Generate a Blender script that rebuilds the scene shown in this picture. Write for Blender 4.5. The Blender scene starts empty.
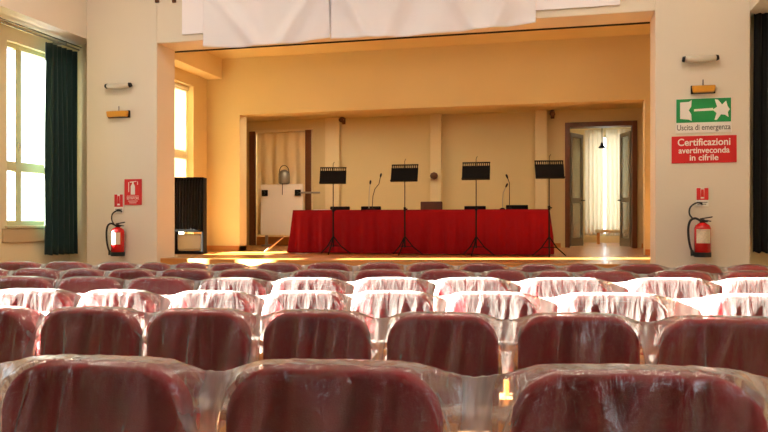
import bpy, bmesh, math, random
import numpy as np
from mathutils import Vector, Matrix, noise
random.seed(7)
PI = math.pi
sc = bpy.context.scene
COL = sc.collection
# ------------------------------------------------------------------ camera
YAW = math.radians(13.7); S, C = math.sin(YAW), math.cos(YAW)
FPX, HOR, ZC = 721.0, 222.0, 1.35
cam_d = bpy.data.cameras.new('camera'); cam = bpy.data.objects.new('camera', cam_d); COL.objects.link(cam)
cam.location = (0, 0, ZC); cam.rotation_euler = (PI/2, 0, YAW)
cam_d.sensor_width = 36; cam_d.lens = FPX/768*36; cam_d.shift_y = (HOR-216)/768
cam_d.clip_start = 0.02; cam_d.clip_end = 200
sc.camera = cam

def ray(x, y):
    u = (x-384)/FPX; v = (HOR-y)/FPX
    return Vector((-S+u*C, C+u*S, v))
def onF(x, y, F):
    return Vector((0, 0, ZC)) + ray(x, y)*F
def onY(x, y, Y):
    r = ray(x, y); return Vector((0, 0, ZC)) + r*(Y/r.y)
def onX(x, y, X):
    r = ray(x, y); return Vector((0, 0, ZC)) + r*(X/r.x)

# ------------------------------------------------------------------ materials
def srgb(r, g, b):
    f = lambda c: c/12.92 if c <= .04045 else ((c+.055)/1.055)**2.4
    return (f(r/255), f(g/255), f(b/255), 1)
def mat(name, col, rough=.6, metal=0, bump=0, bscale=40, var=0, vscale=3, stretch=(1, 1, 1), spec=.5, coat=0, sheen=0, trans=0, sub=None):
    m = bpy.data.materials.new(name); m.use_nodes = True
    nt = m.node_tree; b = nt.nodes['Principled BSDF']
    b.inputs['Base Color'].default_value = col
    b.inputs['Roughness'].default_value = rough; b.inputs['Metallic'].default_value = metal
    b.inputs['Specular IOR Level'].default_value = spec
    b.inputs['Coat Weight'].default_value = coat; b.inputs['Sheen Weight'].default_value = sheen
    b.inputs['Transmission Weight'].default_value = trans
    if bump or var:
        tc = nt.nodes.new('ShaderNodeTexCoord'); mp = nt.nodes.new('ShaderNodeMapping')
        mp.inputs['Scale'].default_value = stretch
        nt.links.new(tc.outputs['Object'], mp.inputs['Vector'])
    if var:
        n = nt.nodes.new('ShaderNodeTexNoise'); n.inputs['Scale'].default_value = vscale; n.inputs['Detail'].default_value = 6
        nt.links.new(mp.outputs[0], n.inputs['Vector'])
        mx = nt.nodes.new('ShaderNodeMix'); mx.data_type = 'RGBA'
        mx.inputs['A'].default_value = tuple(c*(1-var) for c in col[:3])+(1,)
        mx.inputs['B'].default_value = tuple(min(1, c*(1+var)) for c in col[:3])+(1,)
        nt.links.new(n.outputs['Fac'], mx.inputs['Factor']); nt.links.new(mx.outputs['Result'], b.inputs['Base Color'])
    if bump:
        n = nt.nodes.new('ShaderNodeTexNoise'); n.inputs['Scale'].default_value = bscale; n.inputs['Detail'].default_value = 4
        nt.links.new(mp.outputs[0], n.inputs['Vector'])
        bp = nt.nodes.new('ShaderNodeBump'); bp.inputs['Strength'].default_value = bump; bp.inputs['Distance'].default_value = .01
        nt.links.new(n.outputs['Fac'], bp.inputs['Height']); nt.links.new(bp.outputs[0], b.inputs['Normal'])
    return m
def emit_mat(name, col, strength):
    m = mat(name, col); b = m.node_tree.nodes['Principled BSDF']
    b.inputs['Emission Color'].default_value = col; b.inputs['Emission Strength'].default_value = strength
    return m
def cloth_mat(name, col, transl, rough=.9, bump=.15, bscale=60):
    m = mat(name, col, rough, bump=bump, bscale=bscale)
    nt = m.node_tree; b = nt.nodes['Principled BSDF']; out = nt.nodes['Material Output']
    t = nt.nodes.new('ShaderNodeBsdfTranslucent'); t.inputs['Color'].default_value = col
    mx = nt.nodes.new('ShaderNodeMixShader'); mx.inputs[0].default_value = transl
    nt.links.new(b.outputs[0], mx.inputs[1]); nt.links.new(t.outputs[0], mx.inputs[2]); nt.links.new(mx.outputs[0], out.inputs['Surface'])
    return m
def plastic_mat(name):
    m = bpy.data.materials.new(name); m.use_nodes = True; nt = m.node_tree; N = nt.nodes; L = nt.links
    out = N['Material Output']; N.remove(N['Principled BSDF'])
    tc = N.new('ShaderNodeTexCoord')
    mp = N.new('ShaderNodeMapping'); mp.inputs['Scale'].default_value = (1, .55, .3); L.new(tc.outputs['Object'], mp.inputs['Vector'])
    n1 = N.new('ShaderNodeTexNoise'); n1.inputs['Scale'].default_value = 17; n1.inputs['Detail'].default_value = 5; n1.inputs['Distortion'].default_value = .8
    L.new(mp.outputs[0], n1.inputs['Vector'])
    n2 = N.new('ShaderNodeTexNoise'); n2.inputs['Scale'].default_value = 75; n2.inputs['Detail'].default_value = 3
    L.new(tc.outputs['Object'], n2.inputs['Vector'])
    b1 = N.new('ShaderNodeBump'); b1.inputs['Strength'].default_value = .55; b1.inputs['Distance'].default_value = .03; L.new(n1.outputs['Fac'], b1.inputs['Height'])
    b2 = N.new('ShaderNodeBump'); b2.inputs['Strength'].default_value = .2; b2.inputs['Distance'].default_value = .006; L.new(n2.outputs['Fac'], b2.inputs['Height'])
    L.new(b1.outputs[0], b2.inputs['Normal'])
    tr = N.new('ShaderNodeBsdfTransparent'); tr.inputs[0].default_value = (1, .985, .965, 1)
    df = N.new('ShaderNodeBsdfDiffuse'); df.inputs[0].default_value = (.92, .90, .88, 1)
    tl = N.new('ShaderNodeBsdfTranslucent'); tl.inputs[0].default_value = (.92, .90, .88, 1)
    L.new(b1.outputs[0], df.inputs['Normal']); L.new(b1.outputs[0], tl.inputs['Normal'])
    gl = N.new('ShaderNodeBsdfGlossy'); gl.inputs['Roughness'].default_value = .09; gl.inputs[0].default_value = (1, 1, 1, 1)
    L.new(b2.outputs[0], gl.inputs['Normal'])
    m1 = N.new('ShaderNodeMixShader'); m1.inputs[0].default_value = .5; L.new(df.outputs[0], m1.inputs[1]); L.new(tl.outputs[0], m1.inputs[2])
    # hazier where the film is seen edge-on (longer path through it)
    lw = N.new('ShaderNodeLayerWeight'); lw.inputs['Blend'].default_value = .5
    mr = N.new('ShaderNodeMapRange'); mr.inputs['From Min'].default_value = 0; mr.inputs['From Max'].default_value = 1
    mr.inputs['To Min'].default_value = HAZE0; mr.inputs['To Max'].default_value = HAZE1
    pw = N.new('ShaderNodeMath'); pw.operation = 'POWER'; pw.inputs[1].default_value = 2.0
    L.new(lw.outputs['Facing'], pw.inputs[0]); L.new(pw.outputs[0], mr.inputs['Value'])
    ga = N.new('ShaderNodeAttribute'); ga.attribute_name = 'gather_glint'    # bunched film between the chairs, plus highlights painted along the folds
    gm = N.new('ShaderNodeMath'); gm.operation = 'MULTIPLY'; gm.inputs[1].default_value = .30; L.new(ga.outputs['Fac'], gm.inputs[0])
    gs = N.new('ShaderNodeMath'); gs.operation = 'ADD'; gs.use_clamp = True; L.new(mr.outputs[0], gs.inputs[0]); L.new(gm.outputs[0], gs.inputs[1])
    m2 = N.new('ShaderNodeMixShader'); L.new(gs.outputs[0], m2.inputs[0]); L.new(tr.outputs[0], m2.inputs[1]); L.new(m1.outputs[0], m2.inputs[2])
    fr = N.new('ShaderNodeFresnel'); fr.inputs['IOR'].default_value = 1.58; L.new(b2.outputs[0], fr.inputs['Normal'])
    m3 = N.new('ShaderNodeMixShader'); L.new(fr.outputs[0], m3.inputs[0]); L.new(m2.outputs[0], m3.inputs[1]); L.new(gl.outputs[0], m3.inputs[2])
    L.new(m3.outputs[0], out.inputs['Surface'])
    return m
HAZE0, HAZE1 = .055, .6
def glass_mat(name, tint=(1, 1, 1, 1), refl=.08, haze=0.0):
    m = bpy.data.materials.new(name); m.use_nodes = True; nt = m.node_tree; N = nt.nodes; L = nt.links
    out = N['Material Output']; N.remove(N['Principled BSDF'])
    tr = N.new('ShaderNodeBsdfTransparent'); tr.inputs[0].default_value = tint
    gl = N.new('ShaderNodeBsdfGlossy'); gl.inputs['Roughness'].default_value = .03
    mx = N.new('ShaderNodeMixShader'); mx.inputs[0].default_value = refl
    L.new(tr.outputs[0], mx.inputs[1]); L.new(gl.outputs[0], mx.inputs[2])
    df = N.new('ShaderNodeBsdfDiffuse'); df.inputs[0].default_value = (.6, .6, .6, 1)
    m2 = N.new('ShaderNodeMixShader'); m2.inputs[0].default_value = haze
    L.new(mx.outputs[0], m2.inputs[1]); L.new(df.outputs[0], m2.inputs[2]); L.new(m2.outputs[0], out.inputs['Surface'])
    return m
def floor_mat(name, c1, c2, rough):
    m = mat(name, c1, rough, coat=.35); nt = m.node_tree; N = nt.nodes; L = nt.links; b = N['Principled BSDF']
    b.inputs['Coat Roughness'].default_value = .15
    tc = N.new('ShaderNodeTexCoord'); br = N.new('ShaderNodeTexBrick')
    br.inputs['Color1'].default_value = c1; br.inputs['Color2'].default_value = c2; br.inputs['Mortar'].default_value = tuple(c*.5 for c in c1[:3])+(1,)
    br.inputs['Scale'].default_value = 1; br.inputs['Brick Width'].default_value = .9; br.inputs['Row Height'].default_value = .09; br.inputs['Mortar Size'].default_value = .002
    L.new(tc.outputs['Object'], br.inputs['Vector'])
    n = N.new('ShaderNodeTexNoise'); n.inputs['Scale'].default_value = 5; mp = N.new('ShaderNodeMapping'); mp.inputs['Scale'].default_value = (1, 12, 1)
    L.new(tc.outputs['Object'], mp.inputs[0]); L.new(mp.outputs[0], n.inputs['Vector'])
    mx = N.new('ShaderNodeMix'); mx.data_type = 'RGBA'; mx.blend_type = 'MULTIPLY'; mx.inputs['Factor'].default_value = .35
    L.new(br.outputs['Color'], mx.inputs['A']); L.new(n.outputs['Color'], mx.inputs['B']); L.new(mx.outputs['Result'], b.inputs['Base Color'])
    return m

M = {}
M['cream'] = mat('cream_plaster', srgb(230, 216, 176), .85, bump=.06, bscale=25, var=.03, vscale=1.2)
M['white_wall'] = mat('white_plaster', srgb(226, 217, 199), .85, bump=.06, bscale=25, var=.03, vscale=1.2)
M['stage_wall'] = mat('ochre_plaster', srgb(218, 200, 150), .85, bump=.06, bscale=25, var=.04, vscale=1.5)
M['pilaster'] = mat('pale_ochre_plaster', srgb(228, 211, 166), .85, bump=.05, bscale=25)
M['ceiling'] = mat('ceiling_paint', srgb(235, 225, 210), .9)
M['hall_floor'] = mat('terrazzo_floor', srgb(170, 135, 105), .35, var=.15, vscale=30)
M['stage_floor'] = floor_mat('stage_boards', srgb(205, 140, 70), srgb(185, 118, 55), .32)
M['wood_trim'] = mat('oak_trim', srgb(190, 125, 60), .4, var=.2, vscale=4, stretch=(1, 8, 8))
M['door_wood'] = mat('brown_door_wood', srgb(105, 58, 28), .4, var=.25, vscale=6, stretch=(8, 8, 1))
M['win_frame'] = mat('window_frame_paint', srgb(205, 195, 150), .45)
M['grey_beige'] = mat('beige_panel', srgb(196, 172, 132), .6)
M['glass'] = glass_mat('window_glass', (.97, .98, .97, 1), .05)
M['door_glass'] = glass_mat('door_glass', (.72, .76, .74, 1), .10, .28)
M['green_velvet'] = mat('dark_green_velvet', srgb(6, 44, 40), .9, sheen=.2, bump=.2, bscale=80)
M['black_velvet'] = mat('black_velvet', srgb(8, 12, 11), .95, bump=.2, bscale=80)
M['red_cloth'] = mat('red_table_cloth', srgb(132, 1, 12), .85, bump=.12, bscale=120, spec=.2)
M['white_cloth'] = cloth_mat('white_sheet_cloth', srgb(250, 249, 254), .15)
M['cream_cloth'] = cloth_mat('cream_curtain_cloth', srgb(246, 228, 186), .25)
M['sheer'] = cloth_mat('sheer_curtain_cloth', srgb(244, 236, 218), .6)
M['blind'] = cloth_mat('added_blind_cloth', srgb(236, 228, 208), .22)
M['screen'] = mat('screen_board', srgb(246, 244, 250), .8)
M['burgundy'] = mat('burgundy_upholstery', srgb(164, 8, 32), .8, sheen=.1, bump=.25, bscale=220, var=.12, vscale=9)
M['chair_wood'] = mat('honey_wood', srgb(214, 140, 62), .4, var=.2, vscale=5, stretch=(2, 10, 2))
M['dark_steel'] = mat('dark_steel', srgb(40, 38, 38), .4, metal=.8)
M['black'] = mat('black_enamel', srgb(16, 15, 15), .75, spec=.15)
M['rubber'] = mat('black_rubber', srgb(16, 16, 17), .6)
M['brown_leather'] = mat('brown_chair_back', srgb(92, 52, 34), .5, var=.15, vscale=10)
M['chrome'] = mat('brushed_steel', srgb(170, 165, 155), .3, metal=1)
M['grey_metal'] = mat('grey_metal', srgb(150, 145, 132), .45, metal=.5)
M['ext_red'] = mat('extinguisher_red', srgb(200, 14, 18), .25, coat=.5)
M['sign_red'] = mat('sign_red', srgb(205, 22, 32), .45)
M['sign_green'] = mat('sign_green', srgb(10, 140, 72), .45)
M['sign_white'] = mat('sign_white', srgb(240, 236, 228), .5)
M['sign_grey'] = mat('sign_grey_ink', srgb(105, 98, 90), .6)
M['paper'] = mat('paper', srgb(242, 240, 232), .7)
M['label_multi'] = mat('extinguisher_label', srgb(220, 205, 180), .5, var=.35, vscale=60)
M['amber'] = mat('amber_plastic', srgb(214, 150, 40), .35)
M['lamp_grey'] = mat('lamp_diffuser', srgb(205, 198, 180), .35)
M['white_paint'] = mat('white_board_paint', srgb(246, 240, 226), .4)
M['brown_ball'] = mat('brown_plastic', srgb(95, 55, 30), .4)
M['fill_lamp_on'] = emit_mat('fill_lamp_panel', (1, .93, .82, 1), 4)  # glowing panel of the added fill lamps
M['fill_lamp_stage'] = emit_mat('stage_fill_panel', (1, .8, .5, 1), 4)
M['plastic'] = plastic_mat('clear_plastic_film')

# ------------------------------------------------------------------ mesh helpers
class MB:
    def __init__(s): s.v, s.f = [], []
    def add(s, vs, fs):
        o = len(s.v); s.v += [tuple(v) for v in vs]; s.f += [tuple(i+o for i in f) for f in fs]; return s
    def box(s, x0, x1, y0, y1, z0, z1, mtx=None):
        vs = [Vector((x, y, z)) for z in (z0, z1) for y in (y0, y1) for x in (x0, x1)]
        if mtx is not None: vs = [mtx @ v for v in vs]
        return s.add(vs, [(0, 2, 3, 1), (4, 5, 7, 6), (0, 1, 5, 4), (2, 6, 7, 3), (0, 4, 6, 2), (1, 3, 7, 5)])
    def tube(s, pts, r, n=8, cap=True, mtx=None):
        pts = [Vector(p) for p in pts]; rs = r if isinstance(r, (list, tuple)) else [r]*len(pts)
        vs, fs = [], []
        up = None
        for i, p in enumerate(pts):
            d = (pts[min(i+1, len(pts)-1)]-pts[max(i-1, 0)]).normalized()
            if up is None: up = Vector((0, 0, 1)) if abs(d.z) < .9 else Vector((1, 0, 0))
            a = d.cross(up).normalized(); b = a.cross(d).normalized(); up = b
            for k in range(n):
                t = 2*PI*k/n; vs.append(p+(a*math.cos(t)+b*math.sin(t))*rs[i])
        for i in range(len(pts)-1):
            for k in range(n):
                k2 = (k+1) % n; fs.append((i*n+k, i*n+k2, (i+1)*n+k2, (i+1)*n+k))
        if cap: fs += [tuple(range(n))[::-1], tuple((len(pts)-1)*n+k for k in range(n))]
        if mtx is not None: vs = [mtx @ v for v in vs]
        return s.add(vs, fs)
    def lathe(s, prof, n=20, c=(0, 0, 0)):   # prof: (r,z)
        vs, fs = [], []
        for r, z in prof:
            for k in range(n):
                t = 2*PI*k/n; vs.append((c[0]+r*math.cos(t), c[1]+r*math.sin(t), c[2]+z))
        for i in range(len(prof)-1):
            for k in range(n):
                k2 = (k+1) % n; fs.append((i*n+k, i*n+k2, (i+1)*n+k2, (i+1)*n+k))
        fs += [tuple(range(n))[::-1], tuple((len(prof)-1)*n+k for k in range(n))]
        return s.add(vs, fs)
    def prism(s, poly, y0, y1, mtx=None):   # poly in xz, extruded along y
        n = len(poly)
        vs = [Vector((x, y0, z)) for x, z in poly]+[Vector((x, y1, z)) for x, z in poly]
        if mtx is not None: vs = [mtx @ v for v in vs]
        return s.add(vs, [tuple(range(n)), tuple(range(2*n-1, n-1, -1))]+[(i, i+n, (i+1) % n+n, (i+1) % n) for i in range(n)])
    def build(s, name, m, parent=None, bevel=0, smooth=False, seg=2, loc=None, sub=0):
        me = bpy.data.meshes.new(name); me.from_pydata(s.v, [], s.f)
        bm = bmesh.new(); bm.from_mesh(me); bmesh.ops.recalc_face_normals(bm, faces=bm.faces[:]); bm.to_mesh(me); bm.free()
        me.materials.append(m)
        if smooth:
            for p in me.polygons: p.use_smooth = True
        o = bpy.data.objects.new(name, me); COL.objects.link(o)
        if parent: o.parent = parent
        if loc is not None: o.location = loc
        if bevel:
            b = o.modifiers.new('bevel', 'BEVEL'); b.width = bevel; b.segments = seg; b.limit_method = 'ANGLE'; b.angle_limit = math.radians(40)
        if sub:
            b = o.modifiers.new('sub', 'SUBSURF'); b.levels = sub; b.render_levels = sub
        return o
def grid(name, rows, m, parent=None, smooth=True, solid=0, loc=None):
    nr, nc = len(rows), len(rows[0])
    mb = MB(); mb.v = [tuple(p) for r in rows for p in r]
    mb.f = [(i*nc+j, i*nc+j+1, (i+1)*nc+j+1, (i+1)*nc+j) for i in range(nr-1) for j in range(nc-1)]
    o = mb.build(name, m, parent, smooth=smooth, loc=loc)
    if solid:
        k = o.modifiers.new('thick', 'SOLIDIFY'); k.thickness = solid; k.offset = 0
    return o
def empty(name, loc=(0, 0, 0), rz=0):
    o = bpy.data.objects.new(name, None); COL.objects.link(o); o.location = loc; o.rotation_euler = (0, 0, rz); o.empty_display_size = .1
    return o
def tag(o, label, cat, group=None):
    o['label'] = label; o['category'] = cat
    if group: o['group'] = group
    return o
def struct(o, label=None):
    o['kind'] = 'structure'
    if label: o['label'] = label
    return o
def dup(root, loc, rz=0, scale=(1, 1, 1)):
    r = root.copy(); COL.objects.link(r); r.location = loc; r.rotation_euler = (0, 0, rz); r.scale = scale
    for ch in list(root.children):
        c = ch.copy(); COL.objects.link(c); c.parent = r
        for g in ch.children:
            d = g.copy(); COL.objects.link(d); d.parent = c
    return r
def text(body, size, m, parent, loc, name='lettering', sx=1, bold=.0):
    cu = bpy.data.curves.new('lettering', 'FONT'); cu.body = body; cu.size = size; cu.align_x = 'CENTER'; cu.align_y = 'CENTER'; cu.extrude = .001; cu.offset = bold
    tmp = bpy.data.objects.new('tmp', cu); COL.objects.link(tmp)
    bpy.context.view_layer.update()
    me = bpy.data.meshes.new_from_object(tmp.evaluated_get(bpy.context.evaluated_depsgraph_get()))
    bpy.data.objects.remove(tmp)
    me.materials.clear(); me.materials.append(m); me.name = 'lettering'
    o = bpy.data.objects.new(name, me); COL.objects.link(o); o.parent = parent; o.location = loc; o.rotation_euler = (PI/2, 0, 0); o.scale = (sx, 1, 1)
    return o

# ------------------------------------------------------------------ room shell
YP0, YP1 = 9.7, 10.22          # proscenium pillars
XL0, XL1 = -7.08, -5.87        # left pillar
XR0, XR1 = 1.175, 2.28         # right pillar
ZST = .80                      # stage height
H = 6.5
def wall_x(name, x0, x1, ya, yb, za, zb, holes, m):
    """wall whose faces look along X, with rectangular holes (y0,y1,z0,z1)"""
    ys = sorted({ya, yb, *[h[0] for h in holes], *[h[1] for h in holes]}); zs = sorted({za, zb, *[h[2] for h in holes], *[h[3] for h in holes]})
    b = MB()
    for i in range(len(ys)-1):
        for j in range(len(zs)-1):
            cy, cz = (ys[i]+ys[i+1])/2, (zs[j]+zs[j+1])/2
            if any(h[0] < cy < h[1] and h[2] < cz < h[3] for h in holes): continue
            b.box(x0, x1, ys[i], ys[i+1], zs[j], zs[j+1])
    return struct(b.build(name, m))
def wall_y(name, y0, y1, xa, xb, za, zb, holes, m):
    xs = sorted({xa, xb, *[h[0] for h in holes], *[h[1] for h in holes]}); zs = sorted({za, zb, *[h[2] for h in holes], *[h[3] for h in holes]})
    b = MB()
    for i in range(len(xs)-1):
        for j in range(len(zs)-1):
            cx, cz = (xs[i]+xs[i+1])/2, (zs[j]+zs[j+1])/2
            if any(h[0] < cx < h[1] and h[2] < cz < h[3] for h in holes): continue
            b.box(xs[i], xs[i+1], y0, y1, zs[j], zs[j+1])
    return struct(b.build(name, m))

struct(MB().box(-7.9, 3.1, -6.3, 10.2, -.1, 0).build('floor', M['hall_floor']))
struct(MB().box(-7.9, 3.1, -6.3, 10.3, H, H+.1).build('ceiling', M['ceiling']))
WIN_A = (8.65, 9.62, 1.3, 3.93)        # the window in the picture
WIN_B = (1.7, 4.0, 1.75, 3.96)  # unseen window that throws the sun on the middle rows
WIN_R1 = (-2.6, -1.2, 1.5, 3.7); WIN_R2 = (-.2, 1.0, 1.5, 3.7)       # unseen right windows, added for bluish streaks reflected in the film
wall_x('wall_left', -7.9, -7.6, -6.3, 10.2, 0, 4.2, [WIN_A, WIN_B], M['cream'])
struct(MB().box(-7.9, XL0, -6.3, YP1, 4.17, H).build('wall_left_upper', M['white_wall']))
struct(MB().box(-7.6, XL0+.02, 10.0, 10.2, 0, 4.17).build('wall_left_end', M['cream']))
wall_x('wall_right', 2.8, 3.1, -6.3, 10.2, 0, 4.2, [WIN_R1, WIN_R2], M['cream'])
struct(MB().box(XR1, 3.1, -6.3, YP1, 3.95, H).build('wall_right_upper', M['white_wall']))
struct(MB().box(XR1-.02, 2.8, 10.0, 10.2, 0, 3.95).build('wall_right_end', M['cream']))
WIN_D = (-4.6, -3.7, 1.8, 4.2)  # unseen rear window, added and kept narrow for streaky reflections in the film
wall_y('wall_back', -6.6, -6.3, -7.9, 3.1, 0, H, [WIN_D], M['door_wood'])  # unseen wall, given dark wood to weaken reflections in the film
struct(MB().box(XL0, XL1, YP0, YP1, 0, H).build('pillar_left', M['white_wall'], bevel=.012))
struct(MB().box(XR0, XR1, YP0, YP1, 0, H).build('pillar_right', M['white_wall'], bevel=.012))
struct(MB().box(XL1, XR0, YP0, YP1, 4.03, H).build('wall_proscenium', M['white_wall'], bevel=.01))
# stage box
SXL, SXR, YQ, YB = -6.56, 1.95, 12.6, 16.0
struct(MB().box(XL1-.9, XR0+.9, YP0+.12, 20.2, ZST-.1, ZST).build('floor_stage', M['stage_floor']))
struct(MB().box(-8.3, XL1-.9, 12.9, 20.2, ZST-.1, ZST).build('floor_stage_side', M['stage_floor']))
struct(MB().box(XL1, XR0, YP0+.16, YP0+.2, 0, ZST-.1).build('trim_1', M['wood_trim']), 'wooden front of the stage')
struct(MB().box(XL1, XR0, YP0+.09, YP0+.13, ZST-.14, ZST+.003).build('trim_2', M['wood_trim'], bevel=.008), 'wooden nosing of the stage edge')
WIN_S = (10.75, 12.08, 1.0, 3.85)
wall_x('wall_stage_left', SXL-.3, SXL, YP1, YQ, ZST-.1, 4.6, [WIN_S], M['stage_wall'])
wall_x('wall_stage_right', SXR, SXR+.2, YP1, YQ, ZST-.1, 4.6, [], M['stage_wall'])
struct(MB().box(SXL-.3, SXR+.2, YP1, YQ+.3, 4.45, 4.6).build('ceiling_stage', M['stage_wall']))
struct(MB().box(SXL, -6.24, YP1, YQ, 4.07, 4.45).build('beam_stage', M['pilaster'], bevel=.01))
NXL, NXR, NZ = -5.88, 1.37, 3.38
wall_y('wall_stage', YQ, YQ+.3, -8.3, 3.2, ZST-.1, 4.6, [(NXL, NXR, ZST-.1, NZ)], M['stage_wall'])
D1 = (-7.2, -5.61, ZST, 3.53); D2 = (.11, 1.58, ZST, 3.48)
wall_y('wall_niche', YB, YB+.25, -8.3, 3.2, ZST-.1, 4.0, [D1[:2]+(ZST-.1, D1[3]), D2[:2]+(ZST-.1, D2[3])], M['stage_wall'])
wall_x('wall_niche_left', -8.3, -8.05, YQ+.3, YB, ZST-.1, 4.0, [], M['stage_wall'])
wall_x('wall_niche_right', 2.95, 3.2, YQ+.3, YB, ZST-.1, 4.0, [], M['stage_wall'])
struct(MB().box(-8.3, 3.2, YQ+.3, YB+.25, 3.75, 3.95).build('ceiling_niche', M['stage_wall']))
for k, (a, b) in enumerate(((325, 339), (430, 441), (535, 547))):
    xa, xb = onY(a, 200, YB-.18).x, onY(b, 200, YB-.18).x
    struct(MB().box(xa, xb, YB-.18, YB, ZST, 3.75).build('pillar_niche_%s' % ('left', 'middle', 'right')[k], M['pilaster'], bevel=.008))
# baseboards
for nm, bx in (('baseboard_stage_left', (SXL, NXL, YQ-.02, YQ)), ('baseboard_stage_right', (NXR, SXR, YQ-.02, YQ)), ('baseboard_niche_left', (D1[1]+.09, D2[0]-.09, YB-.205, YB-.185)),
               ('baseboard_niche_right', (D2[1]+.09, 2.95, YB-.02, YB)), ('baseboard_niche', (-8.05, D1[0]-.09, YB-.02, YB))):
    struct(MB().box(*bx, ZST, ZST+.1).build(nm, M['wood_trim'], bevel=.004))
struct(MB().box(NXL-.02, NXL, YQ-.02, YQ+.3, ZST, ZST+.1).build('baseboard_reveal', M['wood_trim']))
# rooms behind the two doors
BX = MB().box(-8.0, -4.8, 18.0, 18.2, ZST-.1, 4.0).box(-8.2, -8.0, YB+.25, 18.2, ZST-.1, 4.0).box(-4.8, -4.6, YB+.25, 18.2, ZST-.1, 4.0)
struct(BX.build('wall_side_room', M['pilaster'])); struct(MB().box(-8.2, -4.6, YB+.25, 18.2, 3.9, 4.0).build('ceiling_side_room', M['ceiling']))
VX0, VX1, VY = -.6, 3.0, 20.0
struct(MB().box(VX0-.2, VX0, YB+.25, VY, ZST-.1, 4.0).box(VX1, VX1+.2, YB+.25, VY, ZST-.1, 4.0).build('wall_vestibule', M['pilaster']))
_a, _b = onY(589, 236, VY), onY(626, 134, VY)
WIN_V = (_a.x, _b.x, max(_a.z, ZST+.12), _b.z)
wall_y('wall_vestibule_end', VY, VY+.2, VX0-.2, VX1+.2, ZST-.1, 4.0, [WIN_V], M['pilaster'])
struct(MB().box(VX0-.2, VX1+.2, YB+.25, VY+.2, 3.9, 4.0).build('ceiling_vestibule', M['ceiling']))
struct(MB().box(XR0+.9, 3.4, YP1, 20.2, ZST-.1, ZST-.001).build('floor_stage_right', M['stage_floor']))

# ------------------------------------------------------------------ windows
def window_x(name, x, w, mull, transom, label):
    y0, y1, z0, z1 = w
    t = .07
    root = empty(name, (x, (y0+y1)/2, z0)); struct(root, label)
    def loc(b): return b
    X = 0; yc = (y0+y1)/2; h = z1-z0; hw = (y1-y0)/2
    b = MB().box(-.05, .05, -hw, -hw+t, 0, h).box(-.05, .05, hw-t, hw, 0, h).box(-.05, .05, -hw+t, hw-t, 0, t).box(-.05, .05, -hw+t, hw-t, h-t, h)
    for q in mull: b.box(-.045, .045, q-yc-.06, q-yc+.06, t, h-t)
    if transom: b.box(-.04, .04, -hw+t, hw-t, transom-z0-.07, transom-z0+.07)
    b.build('window_frame', M['win_frame'], root, bevel=.006)
    MB().box(-.004, .004, -hw+t, hw-t, t, h-t).build('pane', M['glass'], root)
    MB().box(*((.05, .17) if x < 0 else (-.17, -.05)), -hw-.05, hw+.05, -.04, 0).build('window_sill', M['win_frame'], root, bevel=.006)
    return root
zt = onX(30, 168, -7.7).z
ap = onX(20, 242, -7.58).z
struct(MB().box(-7.6, -7.57, WIN_A[0]-.1, WIN_A[1]+.1, ap, 1.26).build('trim_3', M['grey_beige'], bevel=.005), 'beige panel under the tall left window')
w = window_x('window_1', -7.72, WIN_A, [onX(16, 150, -7.72).y], zt, 'tall pale framed window beside the green curtain')
MB().tube([(.06, -.2, 1.2), (.09, -.2, 1.2), (.09, -.2, 1.08)], .01).build('handle', M['grey_metal'], w)
window_x('window_2', -7.72, WIN_B, [], None, None)
window_x('window_added_right_1', 2.92, WIN_R1, [], None, None)
window_x('window_added_right_2', 2.92, WIN_R2, [], None, None)
window_x('window_3', SXL-.2, WIN_S, [11.25], 2.6, 'tall bright window in the side wall of the stage')
rbld = empty('added_sun_blind', (SXL-.12, (WIN_S[0]+WIN_S[1])/2, 3.84))  # blind added to keep the window's sun off the table
MB().box(-.003, .003, -.65, .65, -2.42, 0).build('blind_cloth', M['blind'], rbld)
MB().tube([(0, -.66, -.03), (0, .66, -.03)], .03, 10).build('roller', M['sign_white'], rbld)
MB().tube([(0, -.65, -2.42), (0, .65, -2.42)], .012, 8).build('bottom_bar', M['sign_white'], rbld)
tag(rbld, 'pale roller blind added over the stage side window to hold back the sun', 'blind')
# back and vestibule windows (facing Y)
def window_y(name, y, w, mull, label=None, bar=.07):
    x0, x1, z0, z1 = w; t = .07; xc = (x0+x1)/2; hw = (x1-x0)/2; h = z1-z0
    root = empty(name, (xc, y, z0)); struct(root, label)
    b = MB().box(-hw, -hw+t, -.05, .05, 0, h).box(hw-t, hw, -.05, .05, 0, h).box(-hw+t, hw-t, -.05, .05, 0, t).box(-hw+t, hw-t, -.05, .05, h-t, h)
    for q in mull: b.box(q-xc-bar/2, q-xc+bar/2, -.045, .045, t, h-t)
    b.build('window_frame', M['win_frame'], root, bevel=.006)
    MB().box(-hw+t, hw-t, -.004, .004, t, h-t).build('pane', M['glass'], root)
window_y('window_added_rear', -6.45, WIN_D, [])
window_y('window_5', VY+.1, WIN_V, [(WIN_V[0]+WIN_V[1])/2], 'bright window glimpsed through the double door')

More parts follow.
